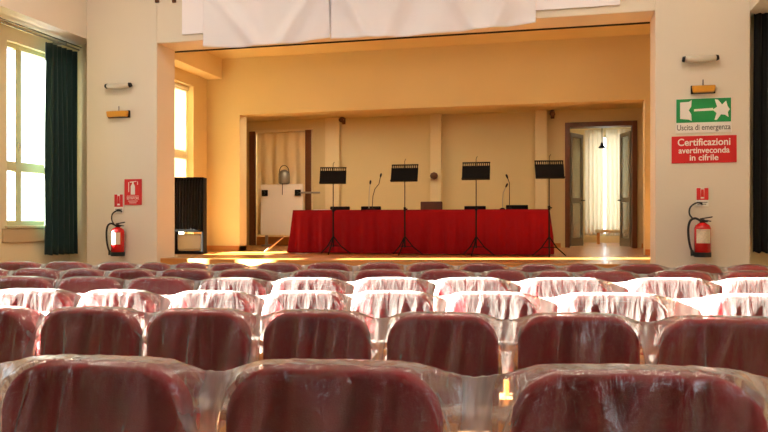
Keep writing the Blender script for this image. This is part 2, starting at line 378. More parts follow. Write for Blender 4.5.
# ------------------------------------------------------------------ doors
def jamb(name, D, y0, y1, t, m, parent):
    x0, x1, z0, z1 = D
    xc = (x0+x1)/2
    b = MB().box(x0-xc, x0-xc+t, y0-YB, y1-YB, 0, z1-z0).box(x1-xc-t, x1-xc, y0-YB, y1-YB, 0, z1-z0).box(x0-xc+t, x1-xc-t, y0-YB, y1-YB, z1-z0-t, z1-z0)
    return b.build(name, m, parent, bevel=.006)
d2 = struct(empty('door_2', ((D2[0]+D2[1])/2, YB, ZST)), 'brown framed glass double door standing open at the back of the stage')
jamb('door_frame', D2, YB-.06, YB+.26, .10, M['door_wood'], d2)
for sgn in (-1, 1):
    W, Hh = .60, 2.5
    hx = sgn*.63
    lf = empty('door_leaf', (hx, .22, 0)); lf.parent = d2
    lf.rotation_euler = (0, 0, -sgn*math.radians(62 if sgn < 0 else 74))
    t = .09; d = -sgn
    xs = sorted((0, d*W))
    b = MB().box(xs[0], xs[0]+t, -.02, .02, .02, Hh).box(xs[1]-t, xs[1], -.02, .02, .02, Hh).box(xs[0]+t, xs[1]-t, -.02, .02, .02, .2).box(xs[0]+t, xs[1]-t, -.02, .02, Hh-t, Hh).box(xs[0]+t, xs[1]-t, -.02, .02, .98, 1.08)
    b.build('leaf_frame', M['grey_metal'], lf, bevel=.004)
    MB().box(xs[0]+t, xs[1]-t, -.004, .004, .2, Hh-t).build('glass_pane', M['door_glass'], lf)
    hb = MB()
    for yy in (-.07, .07):
        hb.tube([(d*(W-.045), 0, 1.03), (d*(W-.045), yy, 1.03), (d*(W-.2), yy, 1.03)], .014)
    hb.build('handle', M['dark_steel'], lf)
d1 = struct(empty('door_1', ((D1[0]+D1[1])/2, YB, ZST)), 'brown door frame with a cream hanging at the left of the stage')
jamb('door_frame', D1, YB-.06, YB+.26, .06, M['pilaster'], d1)
for sgn, wd in ((-1, .17), (1, .16)):
    hx = .795*sgn
    xs = sorted((hx-sgn*.02, hx-sgn*wd))
    MB().box(xs[0], xs[1], -.10, -.03, .0, 2.70).box(xs[0]+.02, xs[1]-.02, -.115, -.10, .1, 1.2).box(xs[0]+.02, xs[1]-.02, -.115, -.10, 1.3, 2.6).build('shutter', M['door_wood'], d1, bevel=.006)

# cream cloth hung in the left doorway
rows = []
for j in range(24):
    z = 3.52-(3.52-1.05)*j/23
    rows.append([Vector((-6.405+(-.62+1.24*i/48)*(1-.015*math.sin(j*.5)), YB+.05+.03*math.sin(i*.55+.3*math.sin(j*.3)), z-.03*abs(math.sin(i/48*PI*3))*(j == 0))) for i in range(49)])
tag(grid('door_curtain', rows, M['cream_cloth'], solid=.004), 'cream cloth curtain hung in the brown doorway at stage left', 'curtain')
# sheer curtains in the vestibule
def hang(name, xa, xb, y, za, zb, m, n=60, amp=.04, fr=26, taper=0, ph=0.0):
    rows = []
    for j in range(16):
        q = j/15; z = za+(zb-za)*q
        rows.append([Vector((xa+(xb-xa)*(i/n)+taper*q*((i/n)-.5), y+amp*(.4+.6*q)*math.sin(fr*(i/n)*(1)+ph+.4*math.sin(3*q+i*.05)), z)) for i in range(n+1)])
    return grid(name, rows, m, solid=.004)
tag(hang('sheer_curtain', WIN_V[0]-.12, WIN_V[0]+.36, VY-.25, WIN_V[3]+.1, 1.0, M['sheer'], fr=28), 'left sheer curtain before the window beyond the double door', 'curtain', 'sheer curtains beyond the double door')
tag(hang('sheer_curtain', WIN_V[0]+.42, WIN_V[1]+.12, VY-.25, WIN_V[3]+.1, 1.0, M['sheer'], fr=34, ph=1), 'right sheer curtain before the window beyond the double door', 'curtain', 'sheer curtains beyond the double door')
b = empty('bench', (1.42, 18.9, ZST))
MB().box(-.55, .55, -.2, .2, .28, .36).build('seat', M['pilaster'], b, bevel=.01)
for sx in (-1, 1):
    for sy in (-1, 1): MB().box(sx*.48-.03, sx*.48+.03, sy*.15-.03, sy*.15+.03, 0, .28).build('leg', M['chair_wood'], b)
tag(b, 'low pale bench standing under the window beyond the double door', 'bench')
pl = onY(602, 148, 17.2)
lp = empty('pendant_lamp', (pl.x, 17.2, 3.9))
MB().tube([(0, 0, 0), (0, 0, 3.15-3.9)], .008).build('cord', M['dark_steel'], lp)
MB().lathe([(.015, .12), (.03, .10), (.035, .06), (.085, 0), (.08, -.01), (.03, .04)], 20, (0, 0, 3.05-3.9)).build('shade', M['dark_steel'], lp, smooth=True)
tag(lp, 'small dark pendant lamp hanging in the passage behind the double door', 'lamp')

# ------------------------------------------------------------------ white board in the left doorway
p0 = onY(261, 235, YB-.45); p1 = onY(303, 184, YB-.45)
wc = (p0.x+p1.x)/2; hw = (p1.x-p0.x)/2
wb = empty('whiteboard', (wc, YB-.45, ZST))
zb, zt_ = p0.z-ZST, p1.z-ZST
MB().box(-hw, hw, -.025, .025, zb, zt_).build('board', M['white_paint'], wb, bevel=.012)
for sx in (-1, 1):
    MB().box(sx*(hw-.14)-.03, sx*(hw-.14)+.03, -.02, .02, .03, zb).build('leg', M['grey_metal'], wb)
    MB().box(sx*(hw-.14)-.05, sx*(hw-.14)+.05, -.2, .2, 0, .03).build('foot', M['grey_metal'], wb, bevel=.006)
    k = MB().box(sx*(hw-.11)-.07, sx*(hw-.11)+.07, -.06, -.025, zt_-.27, zt_-.13)
    k.tube([(sx*(hw-.11), -.06, zt_-.2), (sx*(hw-.11), -.13, zt_-.2)], .035, 12)
    k.build('clamp', M['dark_steel'], wb, bevel=.008)
MB().tube([(hw-.06, -.04, zt_-.2), (hw+.42, -.04, zt_-.2)], .022, 10).build('arm', M['grey_metal'], wb)
tag(wb, 'white half height panel with two dark clamps standing before the left doorway', 'board')
pl = onY(283, 186, YB-.52)
ln = empty('lantern', (pl.x, YB-.52, pl.z))
MB().lathe([(.10, 0), (.13, .03), (.13, .24), (.09, .30), (.04, .33)], 16).build('body', M['grey_metal'], ln, smooth=True)
pts = [(.12*math.cos(a), 0, .26+.17*math.sin(a)) for a in [PI*k/10 for k in range(11)]]
MB().tube(pts, .008, 6).build('handle', M['dark_steel'], ln)
MB().tube([(0, -.10, .05), (0, -.11, -.25)], .008, 6).build('strap', M['dark_steel'], ln)
ln.location.y = YB-.45; ln.location.z = p1.z+.004
tag(ln, 'grey metal lantern standing on the top edge of the white panel', 'lantern')
pl = onY(282, 247, YB-.1)
MB()
q = empty('plinth', (-6.40, YB-.12, ZST)); MB().box(-.62, .62, -.05, .35, 0, .2).build('platform', M['wood_trim'], q, bevel=.01)
q.location.y = YB+.02
tag(q, 'orange wooden plinth low in the left doorway under the hanging', 'plinth')

# ------------------------------------------------------------------ slatted rack by the stage window
pa, pb = onF(178, 250, 12.6), onF(208, 178, 12.6)
c0 = onF(193, 250, 12.6)
rk = empty('slatted_cabinet', (c0.x, c0.y-.1, ZST), YAW)
wd = .26; hh = pb.z-ZST
MB().box(-wd, -wd+.03, -.12, .12, 0, hh).box(wd-.03, wd, -.12, .12, 0, hh).box(-wd+.03, wd-.03, -.12, .12, hh-.03, hh).box(-wd+.03, wd-.03, -.12, .12, 0, .05).box(-wd+.03, wd-.03, -.12, .12, .38, .42).build('frame', M['black'], rk, bevel=.004)
MB().box(-wd+.03, wd-.03, .09, .11, .42, hh-.03).build('back_panel', M['black'], rk)
b = MB()
for k in range(9): b.box(-wd+.06+k*.05-.012, -wd+.06+k*.05+.012, -.11, -.07, .42, hh-.03)
b.build('slat_panel', M['dark_steel'], rk, bevel=.004)
MB().box(-wd+.05, wd-.05, -.06, .08, .07, .34).build('lower_panel', M['lamp_grey'], rk, bevel=.02)
tag(rk, 'black slatted metal cabinet before the window at the left of the stage', 'cabinet')

# ------------------------------------------------------------------ curtains and rods
def folded(name, path, za, zb, m, amp=.05, waves=9, n=120):
    (xa, ya), (xb, yb) = path
    d = Vector((xb-xa, yb-ya)); Ln = d.length; d.normalize(); nn = Vector((-d.y, d.x))
    rows = []
    for j in range(20):
        q = j/19; z = za+(zb-za)*q
        r = []
        for i in range(n+1):
            s = i/n; ph = waves*2*PI*s+.35*math.sin(2.3*q+5*s)
            a = amp*(.55+.45*q)*math.sin(ph)+.012*math.sin(31*s+4*q)
            sw = (s-.5)*(1+.05*q)+.5
            r.append(Vector((xa+d.x*Ln*sw+nn.x*a, ya+d.y*Ln*sw+nn.y*a, z+.01*math.sin(ph)*(j == 19))))
        rows.append(r)
    return grid(name, rows, m, solid=.006)
cz = onX(47, 50, -7.42).z
cb = onX(62, 254, -7.42).z
tag(folded('window_curtain', ((-7.42, 9.24), (-7.42, 9.90)), 4.03, cb, M['green_velvet'], .055, 6), 'dark green velvet curtain gathered beside the tall left window', 'curtain')
rd = empty('curtain_rod', (-7.42, 7.0, 4.08))
MB().tube([(0, -2.2, 0), (0, 2.98, 0)], .012).build('rod', M['grey_metal'], rd)
MB().tube([(.05, -2.2, .035), (.05, 2.98, .035)], .008).build('cord', M['dark_steel'], rd)
for yy in (-1.5, 1.0, 2.6): MB().box(-.18, .06, yy-.01, yy+.01, -.01, .05).build('bracket', M['grey_metal'], rd)
tag(rd, 'thin double curtain rod running along the left aisle above the window', 'curtain rod')
xr = onY(752, 100, 9.86).x
tag(folded('black_curtain', ((xr+.02, 9.84), (xr+.50, 9.84)), onY(756, 12.5, 9.84).z, onY(760, 252.5, 9.84).z, M['black_velvet'], .04, 6), 'black curtain hanging right of the right pillar', 'curtain')
rz_ = onY(756, 9.6, 9.84).z
rd = empty('curtain_rod', (xr+.25, 9.84, rz_))
MB().tube([(-.26, 0, 0), (.24, 0, 0)], .012).build('rod', M['grey_metal'], rd)
for k in range(8): MB().box(-.22+k*.06-.006, -.22+k*.06+.006, -.03, .03, -.03, .02).build('hook', M['chrome'], rd)
for xx in (-.2, .2): MB().box(xx-.01, xx+.01, 0, .16, -.012, .012).build('bracket', M['grey_metal'], rd)
tag(rd, 'short rod with hooks above the black curtain at far right', 'curtain rod')
# dark rail behind the proscenium beam
rl = MB().box(XL1, XR0, YP1-.005, YP1+.02, 4.008, 4.03).build('stage_curtain_rail', M['dark_steel'], bevel=.004)
tag(rl, 'long dark rail along the underside of the beam over the stage', 'rail')

# ------------------------------------------------------------------ cloths over the stage opening
def sheet(name, xa, xb, bot, folds, seed, label, ztop=4.9, y=YP0-.07):
    rows = []; n, mrow = 90, 40
    A = onY(xa, 30, y).x; B = onY(xb, 30, y).x
    for j in range(mrow+1):
        q = j/mrow; r = []
        for i in range(n+1):
            s = i/n; px = xa+(xb-xa)*s
            zb = onY(px, bot(s), y).z
            z = ztop+(zb-ztop)*q
            f = 0
            for (c0, c1, wdt, am) in folds:
                cc = c0+(c1-c0)*q
                f += am*math.exp(-((s-cc)/wdt)**2)
            yy = y-f-.012*math.sin(14*s+seed+2*q)-.045*noise.noise(Vector((s*7, q*2.5, seed)))
            r.append(Vector((A+(B-A)*s, min(yy, YP0-.045), z)))
        rows.append(r)
    return tag(grid(name, rows, M['white_cloth'], solid=.004), label, 'cloth', 'white sheets over the stage opening')
sheet('white_sheet', 203, 329.5, lambda s: 46.5+1.5*math.sin(s*PI)-9.5*s**2.2, [(.0, .45, .07, .07), (1.0, .62, .07, .07), (.5, .52, .10, .05)], 1.3, 'left white sheet draped over the beam above the stage')
sheet('white_sheet', 330.5, 536, lambda s: 38.5-1.5*s-14.5*s**1.7+1.2*math.sin(s*PI), [(.0, .2, .04, .07), (.45, .28, .05, .07), (.52, .72, .04, .07), (1.0, .80, .05, .07), (.8, .5, .08, .04)], 4.1, 'right wider white sheet draped over the beam above the stage')
xa, xb = onY(182, 20, YP0-.03).x, onY(620, 20, YP0-.03).x
bd = empty('projection_screen', ((xa+xb)/2, YP0-.02, 4.13))
MB().box(xa-(xa+xb)/2, xb-(xa+xb)/2, -.012, .012, 0, 1.5).build('screen', M['screen'], bd)
MB().box(xa-(xa+xb)/2-.02, xb-(xa+xb)/2+.02, -.03, .015, 1.5, 1.58).build('case', M['sign_white'], bd, bevel=.01)
tag(bd, 'flat white screen on the beam behind the draped sheets', 'screen')

# ------------------------------------------------------------------ table
TY = 12.05
tl, tr_ = onY(293.5, 210, TY), onY(548.5, 210, TY)
tcx = (tl.x+tr_.x)/2; thw = (tr_.x-tl.x)/2
tz = .76
tb = empty('conference_table', (tcx, TY+.4, ZST))
MB().box(-thw+.03, thw-.03, -.38, .38, tz-.03, tz-.006).build('tabletop', M['chair_wood'], tb, bevel=.005)
for sx in (-1, 0, 1):
    for sy in (-1, 1): MB().box(sx*(thw-.15)-.025, sx*(thw-.15)+.025, sy*.3-.025, sy*.3+.025, 0, tz-.03).build('leg', M['dark_steel'], tb)
tag(tb, 'long table on the stage hidden under a red cloth', 'table')
# cloth: top + skirt
per = []
def addseg(a, b, n):
    for i in range(n): per.append(Vector(a).lerp(Vector(b), i/n))
hx, hy = thw, .40
rc = .03
addseg((-hx, hy), (-hx, -hy), 36); addseg((-hx, -hy), (hx, -hy), 260); addseg((hx, -hy), (hx, hy), 36); addseg((hx, hy), (-hx, hy), 120)
n = len(per); rows = []
lens = [0]
for i in range(n): lens.append(lens[-1]+(per[(i+1) % n]-per[i]).length)
for j in range(15):
    q = j/14; z = tz*(1-q)+.012*q
    r = []
    for i in range(n+1):
        p = per[i % n]; s = lens[i]
        d = Vector((0, 0))
        if abs(abs(p.x)-hx) < 1e-6: d.x = math.copysign(1, p.x)
        if abs(abs(p.y)-hy) < 1e-6: d.y = math.copysign(1, p.y)
        d.normalize()
        a = (.028*math.sin(s*19+1.7*math.sin(s*2.1))+.014*math.sin(s*43+math.sin(s*5)))*min(1, q*1.6)
        flare = .035*q+.012
        if p.x < 0 and d.x < 0: flare += .09*q
        r.append(Vector((p.x+d.x*(a+flare), p.y+d.y*(a+flare), z)))
    rows.append(r)
inner = [[Vector((p.x*.995, p.y*.99, tz+.001)) for p in per+[per[0]]]]
cl = MB(); nc = n+1
allr = inner+rows
cl.v = [tuple(p) for r in allr for p in r]
cl.f = [(i*nc+j, i*nc+j+1, (i+1)*nc+j+1, (i+1)*nc+j) for i in range(len(allr)-1) for j in range(nc-1)]
cl.add([(-hx, -hy, tz+.001), (hx, -hy, tz+.001), (hx, hy, tz+.001), (-hx, hy, tz+.001)], [(0, 1, 2, 3)])
co = cl.build('tablecloth', M['red_cloth'], smooth=True, loc=(tcx, TY+.4, ZST))
tag(co, 'deep red floor length cloth over the long stage table', 'tablecloth')
TT = ZST+tz
# papers
p = onF(316, 210, 12.6)
tag(MB().box(-.13, .13, -.1, .1, 0, .012).build('booklet', M['paper'], loc=(p.x, TY+.25, TT+.004)), 'white booklet lying at the left end of the red table', 'booklet')
p = onY(302, 253.6, TY-.28)
tag(MB().box(-.1, .1, -.07, .07, 0, .006).build('paper_sheet', M['paper'], loc=(p.x, TY-.28, ZST+.001)), 'white paper sheet on the stage boards before the red cloth', 'paper')
p = onY(284, 250, TY+.05)
m4 = Matrix.Translation((0, 0, 0)) @ Matrix.Rotation(math.radians(-38), 4, 'Y')
bo = MB().box(-.22, .22, -.03, .03, 0, .025, m4).build('wooden_board', M['door_wood'], loc=(p.x-.14, TY-.05, ZST+.145), bevel=.004)
tag(bo, 'short brown board leaning at the left end of the red cloth', 'board')

# stage chairs behind the table
def stage_chair(px, ytop, w, m, label, grp):
    Yc = 13.42
    p = onY(px, ytop, Yc+.02); h = p.z-ZST
    r = empty('stage_chair', (p.x, Yc, ZST))
    MB().box(-w/2, w/2, -.0, .035, h-.32, h).build('backrest', m, r, bevel=.016, seg=3)
    MB().box(-.2, .2, -.42, -.0, .43, .47).build('seat', m, r, bevel=.015, seg=3)
    for sx in (-1, 1):
        MB().tube([(sx*.17, -.38, 0), (sx*.17, -.36, .43)], .012).build('leg', M['dark_steel'], r)
        MB().tube([(sx*.17, .06, 0), (sx*.17, -.01, .44), (sx*.17, .05, h-.1)], .012).build('leg', M['dark_steel'], r)
    tag(r, label, 'chair', grp)
G = 'chairs behind the red table'
stage_chair(340, 206.5, .40, M['black'], 'black chair behind the table, behind the leftmost music stand', G)
stage_chair(371, 206.3, .40, M['black'], 'black chair behind the table by the left pair of microphones', G)
stage_chair(431.5, 201.5, .42, M['brown_leather'], 'brown chair taller than the others behind the middle of the red table', G)
stage_chair(475, 206.0, .40, M['black'], 'black chair behind the table, behind the third music stand', G)
stage_chair(517, 205.0, .40, M['black'], 'black chair behind the right part of the table beside the right microphones', G)

# music stands
def music_stand():
    r = empty('music_stand')
    h = 1.29
    tilt = Matrix.Translation((0, 0, h)) @ Matrix.Rotation(math.radians(-22), 4, 'X')
    W2, Hh = .225, .29
    b = MB().box(-W2, W2, -.008, .008, -.13, .095, tilt).box(-W2, W2, -.008, .008, .145, .16, tilt)
    k = 13
    for i in range(k+1):
        x = -W2+.012+(2*W2-.024)*i/k; b.box(x-.008, x+.008, -.006, .006, .095, .145, tilt)
    b.build('desk', M['black'], r)
    MB().box(-W2, W2, -.06, .0, -.142, -.13, tilt).build('ledge', M['black'], r, bevel=.003)
    MB().tube([(0, .03, .72), (0, .03, h-.02)], .008).build('upper_tube', M['dark_steel'], r)
    MB().tube([(0, .03, .12), (0, .03, .74)], .013).build('lower_tube', M['black'], r)
    MB().tube([(0, .03, .70), (0, .03, .76)], .021, 10).tube([(0, .03, .73), (.045, .03, .73)], .01).build('collar', M['black'], r)
    MB().tube([(0, .03, h-.04), (0, .02, h+.2), (.02, .02, h+.235)], .005, 6).build('clip', M['dark_steel'], r)
    for a in (-100, 20, 140):
        c, s = math.cos(math.radians(a)), math.sin(math.radians(a))
        MB().tube([(0, .03, .30), (c*.14, .03+s*.14, .13), (c*.30, .03+s*.30, .012)], .01).tube([(0, .03, .14), (c*.13, .03+s*.13, .135)], .006).build('leg', M['black'], r)
    return r
ms = music_stand()
G = 'music stands along the front of the red table'
MSL = ['leftmost black music stand before the red table with slotted desk', 'black music stand before the red table, second from the left',
       'black music stand before the red table, third from the left', 'rightmost black music stand, just past the right end of the red table']
for i, (px, py, rz) in enumerate(((333, 175.5, .06), (404.5, 173, -.1), (476, 171, -.12), (549.5, 169.5, .05))):
    p = onY(px, py, TY-.36)
    o = ms if i == 0 else dup(ms, (0, 0, 0))
    o.location = (p.x, TY-.36, ZST); o.rotation_euler = (0, 0, YAW*.6+rz); sz = (p.z-ZST)/1.30; o.scale = (1, 1, sz)
    tag(o, MSL[i], 'music stand', G)

# microphones on the table
def microphone(px, pts, label, headm='dark_steel'):
    base = onF(px, 208, 12.7); Y = TY+(.2 if headm == 'dark_steel' else .38)
    b0 = onY(px, 208, Y)
    r = empty('microphone', (b0.x, Y, TT+.003))
    MB().lathe([(.05, 0), (.05, .012), (.02, .03)], 16).build('base', M['black'], r, smooth=False)
    pp = []
    for (x, y) in pts:
        q = onY(x, y, Y); pp.append((q.x-b0.x, 0, max(.02, q.z-TT)))
    MB().tube([(0, 0, .015)]+pp, .007, 6).build('gooseneck', M[headm], r)
    a, c = Vector(pp[-2]), Vector(pp[-1]); d = (c-a).normalized()
    MB().tube([c-d*.01, c+d*.02, c+d*.05, c+d*.065], [.010, .017, .017, .008], 10).build('head', M['dark_steel'], r, smooth=True)
    tag(r, label, 'microphone', 'gooseneck microphones on the red table')
microphone(372, [(372.5, 203), (373, 196), (375, 189), (379, 184), (380.5, 177)], 'dark curved gooseneck microphone at the left of the red table')
microphone(369, [(369, 200), (369.3, 192), (370.2, 184)], 'pale upright thin microphone left of the dark curved one', 'chrome')
microphone(509.5, [(509.5, 198), (509.5, 190), (509.4, 183), (507.5, 178)], 'tall upright dark microphone at the right of the red table')
microphone(502.5, [(502.6, 200), (503.2, 193), (506, 187)], 'short thin microphone just left of the tall right one', 'chrome')

# small things on the niche wall
p = onY(434.5, 176, YB-.2)
k = MB().tube([(0, 0, 0), (0, .02, 0)], .05, 14).build('round_fitting', M['brown_ball'], loc=(p.x, YB-.22, p.z))
k2 = MB().lathe([(.02, -.08), (.075, -.05), (.09, 0), (.075, .05), (.02, .08)], 18)
k.data = k2.build('tmp', M['brown_ball'], smooth=True).data; bpy.data.objects.remove(bpy.data.objects['tmp']); k.location.y = YB-.18-.092
tag(k, 'round brown knob fixed to the middle pilaster behind the table', 'wall fitting')
def wall_spot(px, py, label):
    p = onY(px, py, YB-.0)
    r = empty('wall_spotlight', (p.x, YB, p.z))
    MB().box(-.04, .04, -.03, 0, -.08, .08).build('mount', M['brown_ball'], r, bevel=.005)
    MB().tube([(0, -.03, 0), (0, -.10, .04)], .012).tube([(0, -.09, .07), (.0, -.22, -.01)], [.045, .06], 14).build('head', M['brown_ball'], r)
    tag(r, label, 'spotlight', 'brown spotlights high on the back wall of the stage')
wall_spot(344, 121, 'small brown spotlight high beside the left pilaster')
wall_spot(552.5, 115, 'small brown spotlight high left of the double door')

# ------------------------------------------------------------------ pillar fittings
YF = YP0
def tube_lamp(x0, x1, y, label, h=5.5):
    a, b = onY(x0, y, YF), onY(x1, y, YF); w2 = (b.x-a.x)/2
    r = empty('wall_lamp', ((a.x+b.x)/2, YF, a.z))
    MB().box(-w2*.8, w2*.8, -.03, 0, -.02, .03).build('bracket', M['grey_metal'], r, bevel=.004)
    MB().tube([(-w2, -.07, 0), (-w2*.9, -.07, 0), (0, -.075, -.01), (w2*.9, -.07, 0), (w2, -.07, 0)], [.03, .04, .045, .04, .03], 14).build('diffuser', M['lamp_grey'], r, smooth=True)
    for s in (-1, 1): MB().tube([(s*w2, -.07, 0), (s*(w2+.03), -.07, .005)], [.04, .03], 12).tube([(s*w2, -.07, 0), (s*w2, 0, 0)], .012).build('end_cap', M['dark_steel'], r)
    tag(r, label, 'wall lamp', 'tube lamps on the pillars')
tube_lamp(110, 132, 87, 'grey tube wall lamp on the left pillar')
tube_lamp(684, 715, 60.5, 'grey tube wall lamp on the right pillar')
def amber(x0, x1, y0, y1, label):
    a, b = onY(x0, y1, YF), onY(x1, y0, YF); w2 = (b.x-a.x)/2; h = b.z-a.z
    r = empty('emergency_light', ((a.x+b.x)/2, YF, a.z))
    MB().box(-w2, w2, -.03, 0, 0, h).build('housing', M['dark_steel'], r, bevel=.006)
    MB().prism([(-w2+.02, .01), (w2-.02, .01), (w2-.005, h-.01), (-w2+.005, h-.01)], -.09, -.03).build('amber_cover', M['amber'], r, bevel=.012)['label'] = 'amber cover'
    MB().tube([(0, -.02, h), (0, -.02, h+.07)], .006, 6).build('cable', M['dark_steel'], r)
    tag(r, label, 'emergency light', 'amber lights on the pillars')
amber(109, 130.5, 110.5, 118.5, 'amber box light below the tube lamp of the left pillar')
amber(690.5, 715, 85, 94.5, 'amber box light above the green sign on the right pillar')

def sign_plate(name, x0, y0, x1, y1, m):
    a, b = onY(x0, y1, YF), onY(x1, y0, YF); w2 = (b.x-a.x)/2; h = b.z-a.z
    r = empty(name, ((a.x+b.x)/2, YF, a.z))
    MB().box(-w2, w2, -.012, 0, 0, h).build('plate', m, r, bevel=.003)
    return r, w2, h
# green emergency exit sign
r, w2, h = sign_plate('exit_sign', 675.5, 97, 731.5, 133.5, M['sign_white'])
gz = h*.30
MB().box(-w2+.008, w2-.008, -.015, -.012, gz, h-.008).build('green_field', M['sign_green'], r)
gc = (gz+h)/2; gh = (h-gz)
X = lambda u: -w2+2*w2*u
Z = lambda v: gz+gh*v
def poly(pts): return [(X(u), Z(v)) for u, v in pts]
b = MB().prism(poly([(.08, .16), (.24, .12), (.29, .06), (.28, .35), (.235, .5), (.28, .66), (.29, .93), (.24, .86), (.08, .84)]), -.018, -.0145)
b.build('door_symbol', M['sign_white'], r)
b = MB().prism(poly([(.33, .455), (.33, .545), (.67, .575), (.67, .47)]), -.018, -.0145)
b.build('arrow_bar', M['sign_white'], r)
b = MB().prism(poly([(.66, .50), (.74, .62), (.70, .92), (.76, .90), (.83, .70), (.90, .86), (.925, .64), (.965, .50), (.93, .38), (.945, .18), (.88, .28), (.81, .30), (.74, .08), (.695, .08), (.73, .36)]), -.018, -.0145)
b.build('running_figure', M['sign_white'], r)
text('Uscita di emergenza', .098, M['sign_grey'], r, (0, -.0135, gz*.5), sx=.78, bold=.001)
tag(r, 'green and white emergency exit sign on the right pillar', 'sign')
# red certificate sign
r, w2, h = sign_plate('notice_sign', 671.5, 135, 736.5, 163.5, M['sign_red'])
text('Certificazioni', .125, M['sign_white'], r, (0, -.0135, h*.76), sx=.92, bold=.0022)
text('avertinveconda', .105, M['sign_white'], r, (0, -.0135, h*.46), sx=.92, bold=.0018)
text('in cifrile', .105, M['sign_white'], r, (0, -.0135, h*.19), sx=1.0, bold=.0018)
tag(r, 'red notice with white writing below the green exit sign', 'sign')
# extinguisher pictogram sign on left pillar
r, w2, h = sign_plate('extinguisher_sign', 124.8, 179, 142, 205, M['sign_red'])
b = MB().prism([(-.035, h*.40), (.035, h*.40), (.035, h*.72), (.02, h*.80), (-.02, h*.80), (-.035, h*.72)], -.016, -.012).box(-.012, .012, -.016, -.012, h*.80, h*.88).prism([(-.05, h*.86), (.06, h*.90), (.06, h*.92), (-.05, h*.90)], -.016, -.012)
b.box(-.075, -.066, -.016, -.012, h*.5, h*.88).box(.075, .084, -.016, -.012, h*.78, h*.9).box(-.1, .1, -.016, -.012, h*.335, h*.35)
b.build('pictogram', M['sign_white'], r)
text('ESTINTORE', .05, M['sign_white'], r, (0, -.0135, h*.25), sx=.8)
MB().box(-.08, .08, -.015, -.012, h*.14, h*.16).box(-.06, .06, -.015, -.012, h*.07, h*.09).build('small_lines', M['sign_white'], r)
tag(r, 'red sign with a white extinguisher symbol on the left pillar', 'sign')

def small_sign(x0, y0, x1, y1, label):
    r, w2, h = sign_plate('extinguisher_tag', x0, y0, x1, y1, M['sign_white'])
    b = MB().box(-w2+.004, -w2*.3, -.015, -.012, h*.42, h-.006).box(w2*.3, w2-.004, -.015, -.012, h*.42, h-.006).box(-w2+.004, w2-.004, -.015, -.012, h*.34, h*.42)
    b.build('red_stripes', M['sign_red'], r)
    MB().prism([(-.02, h*.5), (.02, h*.5), (.015, h*.9), (-.015, h*.9)], -.016, -.012).build('symbol', M['sign_red'], r)
    MB().box(-w2*.8, w2*.8, -.0145, -.012, h*.2, h*.24).box(-w2*.8, w2*.6, -.0145, -.012, h*.1, h*.14).build('small_lines', M['sign_grey'], r)
    tag(r, label, 'sign', 'small red and white extinguisher tags')
small_sign(114.7, 194, 123.5, 213.5, 'small red and white tag above the left extinguisher')
small_sign(696, 187.5, 708.5, 206.5, 'small red and white tag above the right extinguisher')

def extinguisher(cx, ytop, ybot, label):
    yc = YF-.11
    a = onY(cx, ybot, yc); b = onY(cx, ytop, yc)
    h = b.z-a.z; R = h*.19
    r = empty('fire_extinguisher', (a.x, yc, a.z))
    zc_ = h*.80
    MB().lathe([(R*.3, h*.06), (R, h*.10), (R, zc_-R*.5), (R*.85, zc_-R*.15), (R*.45, zc_+R*.15), (R*.32, zc_+R*.2)], 28).build('cylinder', M['ext_red'], r, smooth=True)
    MB().lathe([(R*1.02, 0), (R*1.04, h*.02), (R*1.04, h*.115), (R*.9, h*.12)], 28).build('foot_ring', M['rubber'], r)
    MB().lathe([(R*.34, zc_+R*.1), (R*.34, zc_+R*.55), (R*.2, zc_+R*.65)], 14).tube([(R*.2, 0, zc_+R*.4), (R*.62, -.01, zc_+R*.4)], .014, 8).build('valve', M['dark_steel'], r)
    zz = zc_+R*.6
    MB().prism([(-R*.3, zz), (R*1.15, zz+R*.25), (R*1.2, zz+R*.42), (-R*.3, zz+R*.16)], -.014, .014).prism([(-R*.2, zz-R*.12), (R*1.0, zz-R*.3), (R*1.05, zz-R*.16), (-R*.2, zz+.005)], -.012, .012).build('lever', M['dark_steel'], r, bevel=.003)
    # hose: from the valve up, looping left and down to the foot
    px = [(-R*.2, -.02, zc_+R*.4), (-R*.9, -.03, zc_+R*.75), (-R*1.5, -.03, zc_+R*.45), (-R*1.75, -.03, zc_-R*.5), (-R*1.7, -.03, h*.45), (-R*1.5, -.03, h*.25), (-R*1.25, -.02, h*.12)]
    def cr(P, m=6):
        P = [Vector(p) for p in P]; o = []
        for i in range(len(P)-1):
            p0, p1, p2, p3 = P[max(i-1, 0)], P[i], P[i+1], P[min(i+2, len(P)-1)]
            for k in range(m):
                t = k/m; o.append(.5*((2*p1)+(p2-p0)*t+(2*p0-5*p1+4*p2-p3)*t*t+(3*p1-p0-3*p2+p3)*t**3))
        return o+[P[-1]]
    MB().tube(cr(px), .014, 8).build('hose', M['rubber'], r, smooth=True)
    MB().tube([(-R*1.3, -.02, h*.16), (-R*1.2, -.02, h*.03)], [.018, .026], 10).build('nozzle', M['rubber'], r)
    px = [(-R*1.0, .05, zc_+R*.65), (-R*1.45, .06, zc_+R*1.3), (-R*1.35, .06, zc_+R*2.2), (-R*.6, .07, zc_+R*2.75), (0, .075, zc_+R*2.7), (R*.1, .085, zc_+R*2.5)]
    MB().tube(cr(px), .010, 8).build('hanger_strap', M['rubber'], r, smooth=True)
    MB().box(-.05, .05, R*.9, .11, h*.55, h*.62).build('bracket', M['dark_steel'], r)
    vs, fs = [], []
    for z in (h*.34, h*.68):
        for k in range(13):
            t = -PI/2-.95+1.9*k/12; vs.append((R*1.012*math.cos(t), R*1.012*math.sin(t), z))
    fs = [(k, k+1, k+14, k+13) for k in range(12)]
    lb = MB().add(vs, fs).build('label_sticker', M['label_multi'], r, smooth=True)
    tag(r, label, 'fire extinguisher', 'fire extinguishers on the pillars')
extinguisher(117.8, 221.5, 256, 'red fire extinguisher on the left pillar')
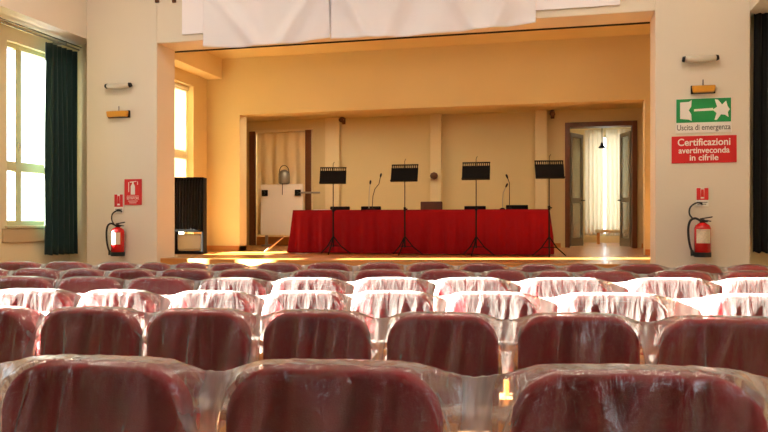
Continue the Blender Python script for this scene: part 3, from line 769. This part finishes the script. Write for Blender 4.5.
extinguisher(702.5, 216, 257, 'red fire extinguisher on the right pillar')
# hooks at the top of left pillar
for px, l in ((157.5, 'small brown hook high on the left pillar edge, the left one'), (174.5, 'small brown hook high beside the left pillar edge, the right one')):
    p = onY(px, 0, YF)
    r = MB().box(-.03, .03, -.02, 0, -.01, .16).tube([(0, -.02, .05), (0, -.07, .02), (0, -.08, .07)], .012).build('wall_hook', M['brown_ball'], loc=(p.x, YF, p.z-.03))
    tag(r, l, 'hook', 'hooks above the left pillar')

# ------------------------------------------------------------------ hall chairs
BW = .52; CT = .90      # nominal backrest width, nominal top height
def rounded_rect(w2, z0, z1, rt, rb, n=7):
    P = []
    for (cx, cz, r, a0) in ((w2-rt, z1-rt, rt, 0), (-w2+rt, z1-rt, rt, PI/2), (-w2+rb, z0+rb, rb, PI), (w2-rb, z0+rb, rb, 3*PI/2)):
        for k in range(n): a = a0+PI/2*k/(n-1); P.append((cx+r*math.cos(a), cz+r*math.sin(a)))
    return P
def make_chair():
    r = empty('hall_chair')
    bk = MB()
    P = rounded_rect(BW/2, .42, CT, .125, .05)
    # slightly bowed top edge
    P = [(x, z+.012*(1-(x/(BW/2))**2)*(z > .7)) for x, z in P]
    n = len(P); cx, cz = 0, .66
    rings = [(-.0, .86), (-.012, .93), (.004, .975), (.02, .995), (.045, 1), (.07, .995), (.088, .975), (.10, .94), (.105, .86)]
    # near rear face y=0 .. front face y=.1
    vs = []
    ys = [.004, .0, .004, .016, .045, .075, .09, .097, .1]
    ins = [.040, .022, .008, .002, 0, .002, .008, .022, .04]
    for y, i_ in zip(ys, ins):
        for x, z in P:
            d = Vector((x-cx, z-cz)); L = d.length
            q = d*(1-i_/L*1.0)
            vs.append((cx+q.x, y, cz+q.y))
    fs = []
    for i in range(len(ys)-1):
        for k in range(n): fs.append((i*n+k, i*n+(k+1) % n, (i+1)*n+(k+1) % n, (i+1)*n+k))
    fs += [tuple(range(n))[::-1], tuple((len(ys)-1)*n+k for k in range(n))]
    bk.add(vs, fs).build('backrest', M['burgundy'], r, smooth=True)
    st = MB().box(-.25, .25, .11, .56, .38, .48).build('seat', M['burgundy'], r, bevel=.04, seg=4, smooth=True)
    for s in (-1, 1):
        MB().box(s*.258-.02, s*.258+.02, .06, .48, .625, .66).box(s*.258-.015, s*.258+.015, .40, .44, .40, .625).build('armrest', M['chair_wood'], r, bevel=.008)
        for yy in (.07, .5):
            MB().box(s*.24-.018, s*.24+.018, yy-.018, yy+.018, 0, .42).build('leg', M['chair_wood'], r, bevel=.004)
    MB().box(-.24, .24, .03, .10, .36, .44).build('rear_rail', M['chair_wood'], r)
    return r
proto = make_chair()
# rows: (forward distance at x=318, [(centre px, width px)], ridge line [(px, y) ...])
ROWS = [
    (2.00, [(100, 182), (336, 214), (638, 254)], [(-250, 355), (110, 356), (336, 360), (637, 365), (900, 373)]),
    (3.57, [(-18, 104), (92.5, 96), (200, 101), (317.5, 106), (443, 111), (578, 121), (725, 131)], [(-120, 305), (92, 306), (200, 307.5), (318, 309), (443, 311.5), (578, 312), (720, 315), (900, 318)]),
    (4.75, [(33, 78), (118, 72), (212, 78), (305, 82), (393, 84), (491, 90), (612, 108), (762, 112)], [(-150, 287), (33, 288), (212, 290), (393, 290), (612, 292), (760, 293), (900, 295)]),
    (5.80, [(20, 66), (91, 64), (160, 64), (232, 66), (308, 70), (391, 74), (472, 76), (564, 88), (670, 90), (762, 92)], [(-100, 275), (92, 276), (308, 277), (391, 276.5), (564, 277), (670, 277), (760, 277), (860, 278)]),
    (6.85, [(-20, 52), (36, 50), (84, 46), (132, 50), (186, 54), (246, 56), (320, 58), (382, 58), (445, 58), (505, 58), (553, 50), (607, 66), (682, 62), (752, 64)], [(-90, 267), (36, 267.5), (186, 268), (320, 268.5), (445, 268.5), (607, 269.5), (752, 270), (850, 270)]),
    (7.95, [(18, 44), (67, 44), (117, 38), (154, 30), (191, 34), (229, 36), (278, 46), (328, 46), (381, 48), (430, 48), (484, 48), (538, 44), (582, 40), (641, 52), (700, 46), (750, 41)], [(-60, 260.5), (67, 261), (228, 262), (328, 262), (430, 261.5), (538, 263), (641, 263), (750, 263.5), (850, 264)]),
]
ROWN = ['nearest row', 'second row', 'third row', 'fourth row', 'fifth row', 'sixth row']
ORD = ['first', 'second', 'third', 'fourth', 'fifth', 'sixth', 'seventh', 'eighth', 'ninth', 'tenth', 'eleventh', 'twelfth', 'thirteenth', 'fourteenth', 'fifteenth', 'sixteenth']
DV = 5000.0
def rowF(F0, x): return F0*(318+DV)/(x+DV)
def fold_noise(s, z, seed):
    a = noise.noise(Vector((s*9, z*1.1, seed)))
    b = noise.noise(Vector((s*19+.8*a, z*2.0, seed+9)))
    return a, b
first = True
for ri, (F0, chairs, ridge) in enumerate(ROWS):
    rx, ry = [p[0] for p in ridge], [p[1] for p in ridge]
    def pt(px):
        y = float(np.interp(px, rx, ry)); return onF(px, y, rowF(F0, px))
    A, B = pt(rx[0]), pt(rx[-1])
    ax = (B-A); ax.z = 0; ang = math.atan2(ax.y, ax.x); ax.normalize(); nb = Vector((-ax.y, ax.x, 0))
    info = []
    for k in range(len(chairs)-1):
        (xa, wa), (xb, wb) = chairs[k], chairs[k+1]
        q = .915*(xb-xa)/((wa+wb)/2)
        if q < 1: chairs[k], chairs[k+1] = (xa, wa*q), (xb, wb*q)
    for ci, (px, w) in enumerate(chairs):
        p = pt(px); F = rowF(F0, px)
        a0 = onF(px-w/2, 0, rowF(F0, px-w/2)); a1 = onF(px+w/2, 0, rowF(F0, px+w/2))
        W = (Vector((a1.x, a1.y, 0))-Vector((a0.x, a0.y, 0))).length
        cc = Vector(((a0.x+a1.x)/2, (a0.y+a1.y)/2, 0))
        sx = W/BW; top = p.z-.016-.012
        sz = top/CT
        base = cc + nb*(-.05)
        o = proto if first else dup(proto, (0, 0, 0)); first = False
        o.location = base; o.rotation_euler = (0, 0, ang+random.uniform(-.02, .02)); o.scale = (sx, 1, sz)
        vis = [k for k, (q, ww) in enumerate(chairs)]
        lab = 'burgundy padded chair under clear plastic, %s from the left in the %s' % (ORD[ci], ROWN[ri])
        if len(chairs) == 3: lab = 'burgundy padded chair under clear plastic, %s in the nearest row' % ('at left', 'in the middle', 'at right')[ci]
        tag(o, lab, 'chair', 'burgundy chairs in the '+ROWN[ri])
        info.append(((cc-Vector((A.x, A.y, 0))).dot(ax), W/2, top+.012))
    # ---- plastic film over the row
    Ltot = (Vector((B.x, B.y, 0))-Vector((A.x, A.y, 0))).length
    ds = [.009, .011, .015, .019, .023, .026][ri]
    mg = (.34, .2, .15, .12, .12, .12)[ri]; lo = info[0][0]-info[0][1]-mg; hi = info[-1][0]+info[-1][1]+mg
    ns = int((hi-lo)/ds)
    sarr = np.linspace(lo, hi, ns+1)
    info_s = [c[0] for c in info]
    tops = np.interp(sarr, info_s, [c[2] for c in info])
    rt = .125
    ndrop = np.zeros(ns+1); fdrop = np.zeros(ns+1); gapm = np.zeros(ns+1); edge = np.zeros(ns+1); outd = np.zeros(ns+1)
    for k, s in enumerate(sarr):
        # nearest chair
        j = min(range(len(info)), key=lambda j: abs(s-info[j][0])-info[j][1])
        a, h, _ = info[j]; d = abs(s-a)-h      # >0 outside
        side = 1 if s > a else -1
        jn = j+side
        gap = (abs(info[jn][0]-a)-h-info[jn][1]) if 0 <= jn < len(info) else .3
        gap = max(gap, .02)
        V = min(.34, .13+1.1*gap)
        bow = .012*(1-min(1, (abs(s-a)/h))**2)
        if d < -rt: ndrop[k] = -bow+.003
        elif d < 0:
            q = (d+rt)/rt; ndrop[k] = rt*.9*(1-math.sqrt(max(0, 1-q*q*.92))) - bow
        else:
            q = min(1, d/(gap/2)); e = rt*.9*(1-math.sqrt(.08)); ndrop[k] = e+(V-e)*(1-(1-q)**1.6)
        u = max(0, d+.10)/(.10+gap/2); u = min(1, u)
        fdrop[k] = (.016+.02*min(1, gap/.1))*(u*u*(3-2*u)) - bow*.6
        gapm[k] = min(1, max(0, d/(gap/2)))
        edge[k] = math.exp(-((d+.05)/.07)**2); outd[k] = d
    # smooth a little
    for arr, it in ((ndrop, 3), (fdrop, 12)):
        for _ in range(it): arr[1:-1] = .25*arr[:-2]+.5*arr[1:-1]+.25*arr[2:]
    SEG = [max(1, round(v*[1, .8, .65, .5, .4, .34][ri])) for v in (6, 12, 10, 7, 4, 4, 4, 4, 3, 4, 7, 7, 4, 6, 4, 6)][:15]; nu = sum(SEG)
    verts, gath_glint = [], []
    FA = (1, 1, .4, .4, .5, .5)[ri]
    OFF = -.05-.012-.008*(ri >= 4)
    for k, s in enumerate(sarr):
        T, nd, fd, g, ed = tops[k], ndrop[k], fdrop[k], gapm[k], edge[k]
        zn = T-nd; zf = T-fd
        # control polyline in (b, z): near hem -> near edge -> far ridge -> front -> seat -> hem
        cp = [(-.02+.05*g, .36), (-.012+.05*g, .55), (-.010+.05*g, min(zn-.10, T-.12)), (-.006+.045*g, zn-.035), (.004+.05*g, zn-.008), (.022+.04*g, zn+.003*(1-g)),
              (.055+.02*g, zn*.45+zf*.55+.004), (.105, zf+.004), (.120, zf-.008), (.136, zf-.05), (.15, T-.17), (.19, T*.815), (.30, T*.79), (.545, T*.775), (.62, T*.70), (.655, .40)]
        L = [0]
        for q in range(1, len(cp)): L.append(L[-1]+math.hypot(cp[q][0]-cp[q-1][0], cp[q][1]-cp[q-1][1])+.012)
        tt = np.array([L[q]+(L[q+1]-L[q])*w/SEG[q] for q in range(len(cp)-1) for w in range(SEG[q])]+[L[-1]])
        bs = np.interp(tt, L, [p[0] for p in cp]); zs = np.interp(tt, L, [p[1] for p in cp])
        for i in range(nu+1):
            b_, z_ = float(bs[i]), float(zs[i])
            near = max(0, 1-tt[i]/L[5]) if tt[i] < L[5] else 0
            fan = 0
            na, nb_ = fold_noise(s+.15*(T-z_), z_, ri*3.1)
            r1 = max(0, 1-abs(na)*5)**1.5      # sharp ridges
            r2 = max(0, 1-abs(nb_)*4)**1.5
            cr_ = noise.noise(Vector((s*45, z_*60, ri+.5)))
            if tt[i] < L[5]:
                amp = min(1, near*3)
                b_ -= FA*amp*(.030*r1+.013*r2)*(1-.3*g)+.003*cr_*math.exp(-((L[4]-tt[i])/.05)**2)
                z_ += .003*cr_*math.exp(-((L[4]-tt[i])/.05)**2)
                od = outd[k]+.05                       # tension folds fanning out of the chair corners
                if od > 0:
                    th = math.atan2(T-.03-z_, od); rr = math.hypot(T-.03-z_, od)
                    fan = max(0, math.sin(th*13+ri+2*na))**5*math.exp(-rr/.28)*min(1, od/.04)
                    b_ -= .022*fan
            elif tt[i] < L[8]:
                z_ += .010*r2*g+.004*max(0, nb_)+.002*cr_
                b_ += .008*na*g
            else:
                am = min(1, (tt[i]-L[8])/.1)
                b_ += am*(.014*na+.010*r2); z_ += .004*nb_
            verts.append((s, b_+OFF, z_)); gath_glint.append(.9*fan+1.3*g*(1 if tt[i] < L[8] else .5)+(FA*min(1, near*3)*(.6*r1+.3*r2) if tt[i] < L[5] else .35*r2))  # fold and fan terms put whitish highlights into the haze
    me = bpy.data.meshes.new('plastic_cover')
    V_ = np.array(verts)
    Gd = V_.reshape(ns+1, nu+1, 3)
    for _ in range(1):
        Gd[:, 1:-1] = .2*Gd[:, :-2]+.6*Gd[:, 1:-1]+.2*Gd[:, 2:]
    fs = [(i*(nu+1)+j, (i+1)*(nu+1)+j, (i+1)*(nu+1)+j+1, i*(nu+1)+j+1) for i in range(ns) for j in range(nu)]
    me.from_pydata([tuple(v) for v in Gd.reshape(-1, 3)], [], fs)
    for p in me.polygons: p.use_smooth = True
    at = me.attributes.new('gather_glint', 'FLOAT', 'POINT'); at.data.foreach_set('value', gath_glint)
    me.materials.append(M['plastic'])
    o = bpy.data.objects.new('plastic_cover', me); COL.objects.link(o)
    o.location = (A.x, A.y, 0); o.rotation_euler = (0, 0, ang)
    tag(o, 'clear wrinkled plastic sheet draped over the %s of burgundy chairs' % ROWN[ri] + ('' if ri in (0,) else ' from the camera'), 'plastic sheet', 'plastic sheets over the chair rows')

# ------------------------------------------------------------------ added fill lamps, out of view
def fill_lamp(x, y, z, sx, sy, power, col, m, label, name='fill_lamp'):  # unseen fixture added for fill light
    r = empty(name, (x, y, z))
    MB().box(-sx/2-.03, sx/2+.03, -sy/2-.03, sy/2+.03, -.06, 0).build('housing', M['sign_white'], r)
    MB().box(-sx/2, sx/2, -sy/2, sy/2, -.066, -.06).build('diffuser', m, r)
    l = bpy.data.lights.new('fill_light', 'AREA'); l.shape = 'RECTANGLE'; l.size = sx; l.size_y = sy; l.energy = power; l.color = col
    lo = bpy.data.objects.new('fill_light', l); COL.objects.link(lo); lo.parent = r; lo.location = (0, 0, -.075)
    tag(r, label, 'fill lamp', 'added fill lamps out of view')
for i, (x, y) in enumerate(((-5.0, 3.4), (.4, 3.4), (-5.0, 6.6), (.4, 6.6))):
    fill_lamp(x, y, H, 1.6, .6, 62, (1, .90, .76), M['fill_lamp_on'], 'added white fill lamp under the hall ceiling over the %s' % ('left near seats', 'right near seats', 'left far seats', 'right far seats')[i])
for i, x in enumerate((-4.6, -2.3, 0)):
    fill_lamp(x, 11.2, 4.45, 1.0, .25, 3, (1, .86, .66), M['fill_lamp_stage'], 'added warm fill lamp under the stage ceiling, %s of three' % ('left', 'middle', 'right')[i], 'stage_fill_lamp')
for i, x in enumerate((-4.9, -2.2, .4)):
    fill_lamp(x, 13.9, 3.75, 1.0, .2, (48, 22, 20)[i], (1, .86, .64), M['fill_lamp_stage'], 'added warm fill lamp on the low ceiling behind the stage arch, %s of three' % ('left', 'middle', 'right')[i], 'niche_fill_lamp')
fill_lamp(1.3, 18.2, 3.9, .6, .6, 45, (1, .93, .8), M['fill_lamp_on'], 'added fill lamp on the ceiling of the passage', 'passage_fill_lamp')
fill_lamp(-6.6, 17.0, 3.9, .6, .4, 50, (1, .88, .65), M['fill_lamp_stage'], 'added fill lamp on the ceiling of the side room', 'side_room_fill_lamp')

# ------------------------------------------------------------------ sun and sky
sun = bpy.data.lights.new('sun', 'SUN'); sun.energy = 340; sun.angle = math.radians(.6); sun.color = (1, .93, .80)
so = bpy.data.objects.new('sun', sun); COL.objects.link(so)
d = Vector((1, .288, -.318)).normalized()
so.rotation_euler = d.to_track_quat('-Z', 'Y').to_euler()
wd_ = bpy.data.worlds.new('world'); sc.world = wd_; wd_.use_nodes = True
bg = wd_.node_tree.nodes['Background']; bg.inputs[0].default_value = (.80, .90, 1.0, 1); bg.inputs[1].default_value = 7.0

sc.view_settings.view_transform = 'Standard'; sc.view_settings.look = 'None'
sc.view_settings.exposure = 0; sc.view_settings.gamma = 1; sc.view_settings.use_curve_mapping = False
sc.cycles.use_denoising = True
sc.cycles.max_bounces = 10; sc.cycles.transparent_max_bounces = 32; sc.cycles.diffuse_bounces = 5
sc.cycles.caustics_reflective = False; sc.cycles.caustics_refractive = False; sc.cycles.sample_clamp_indirect = 6
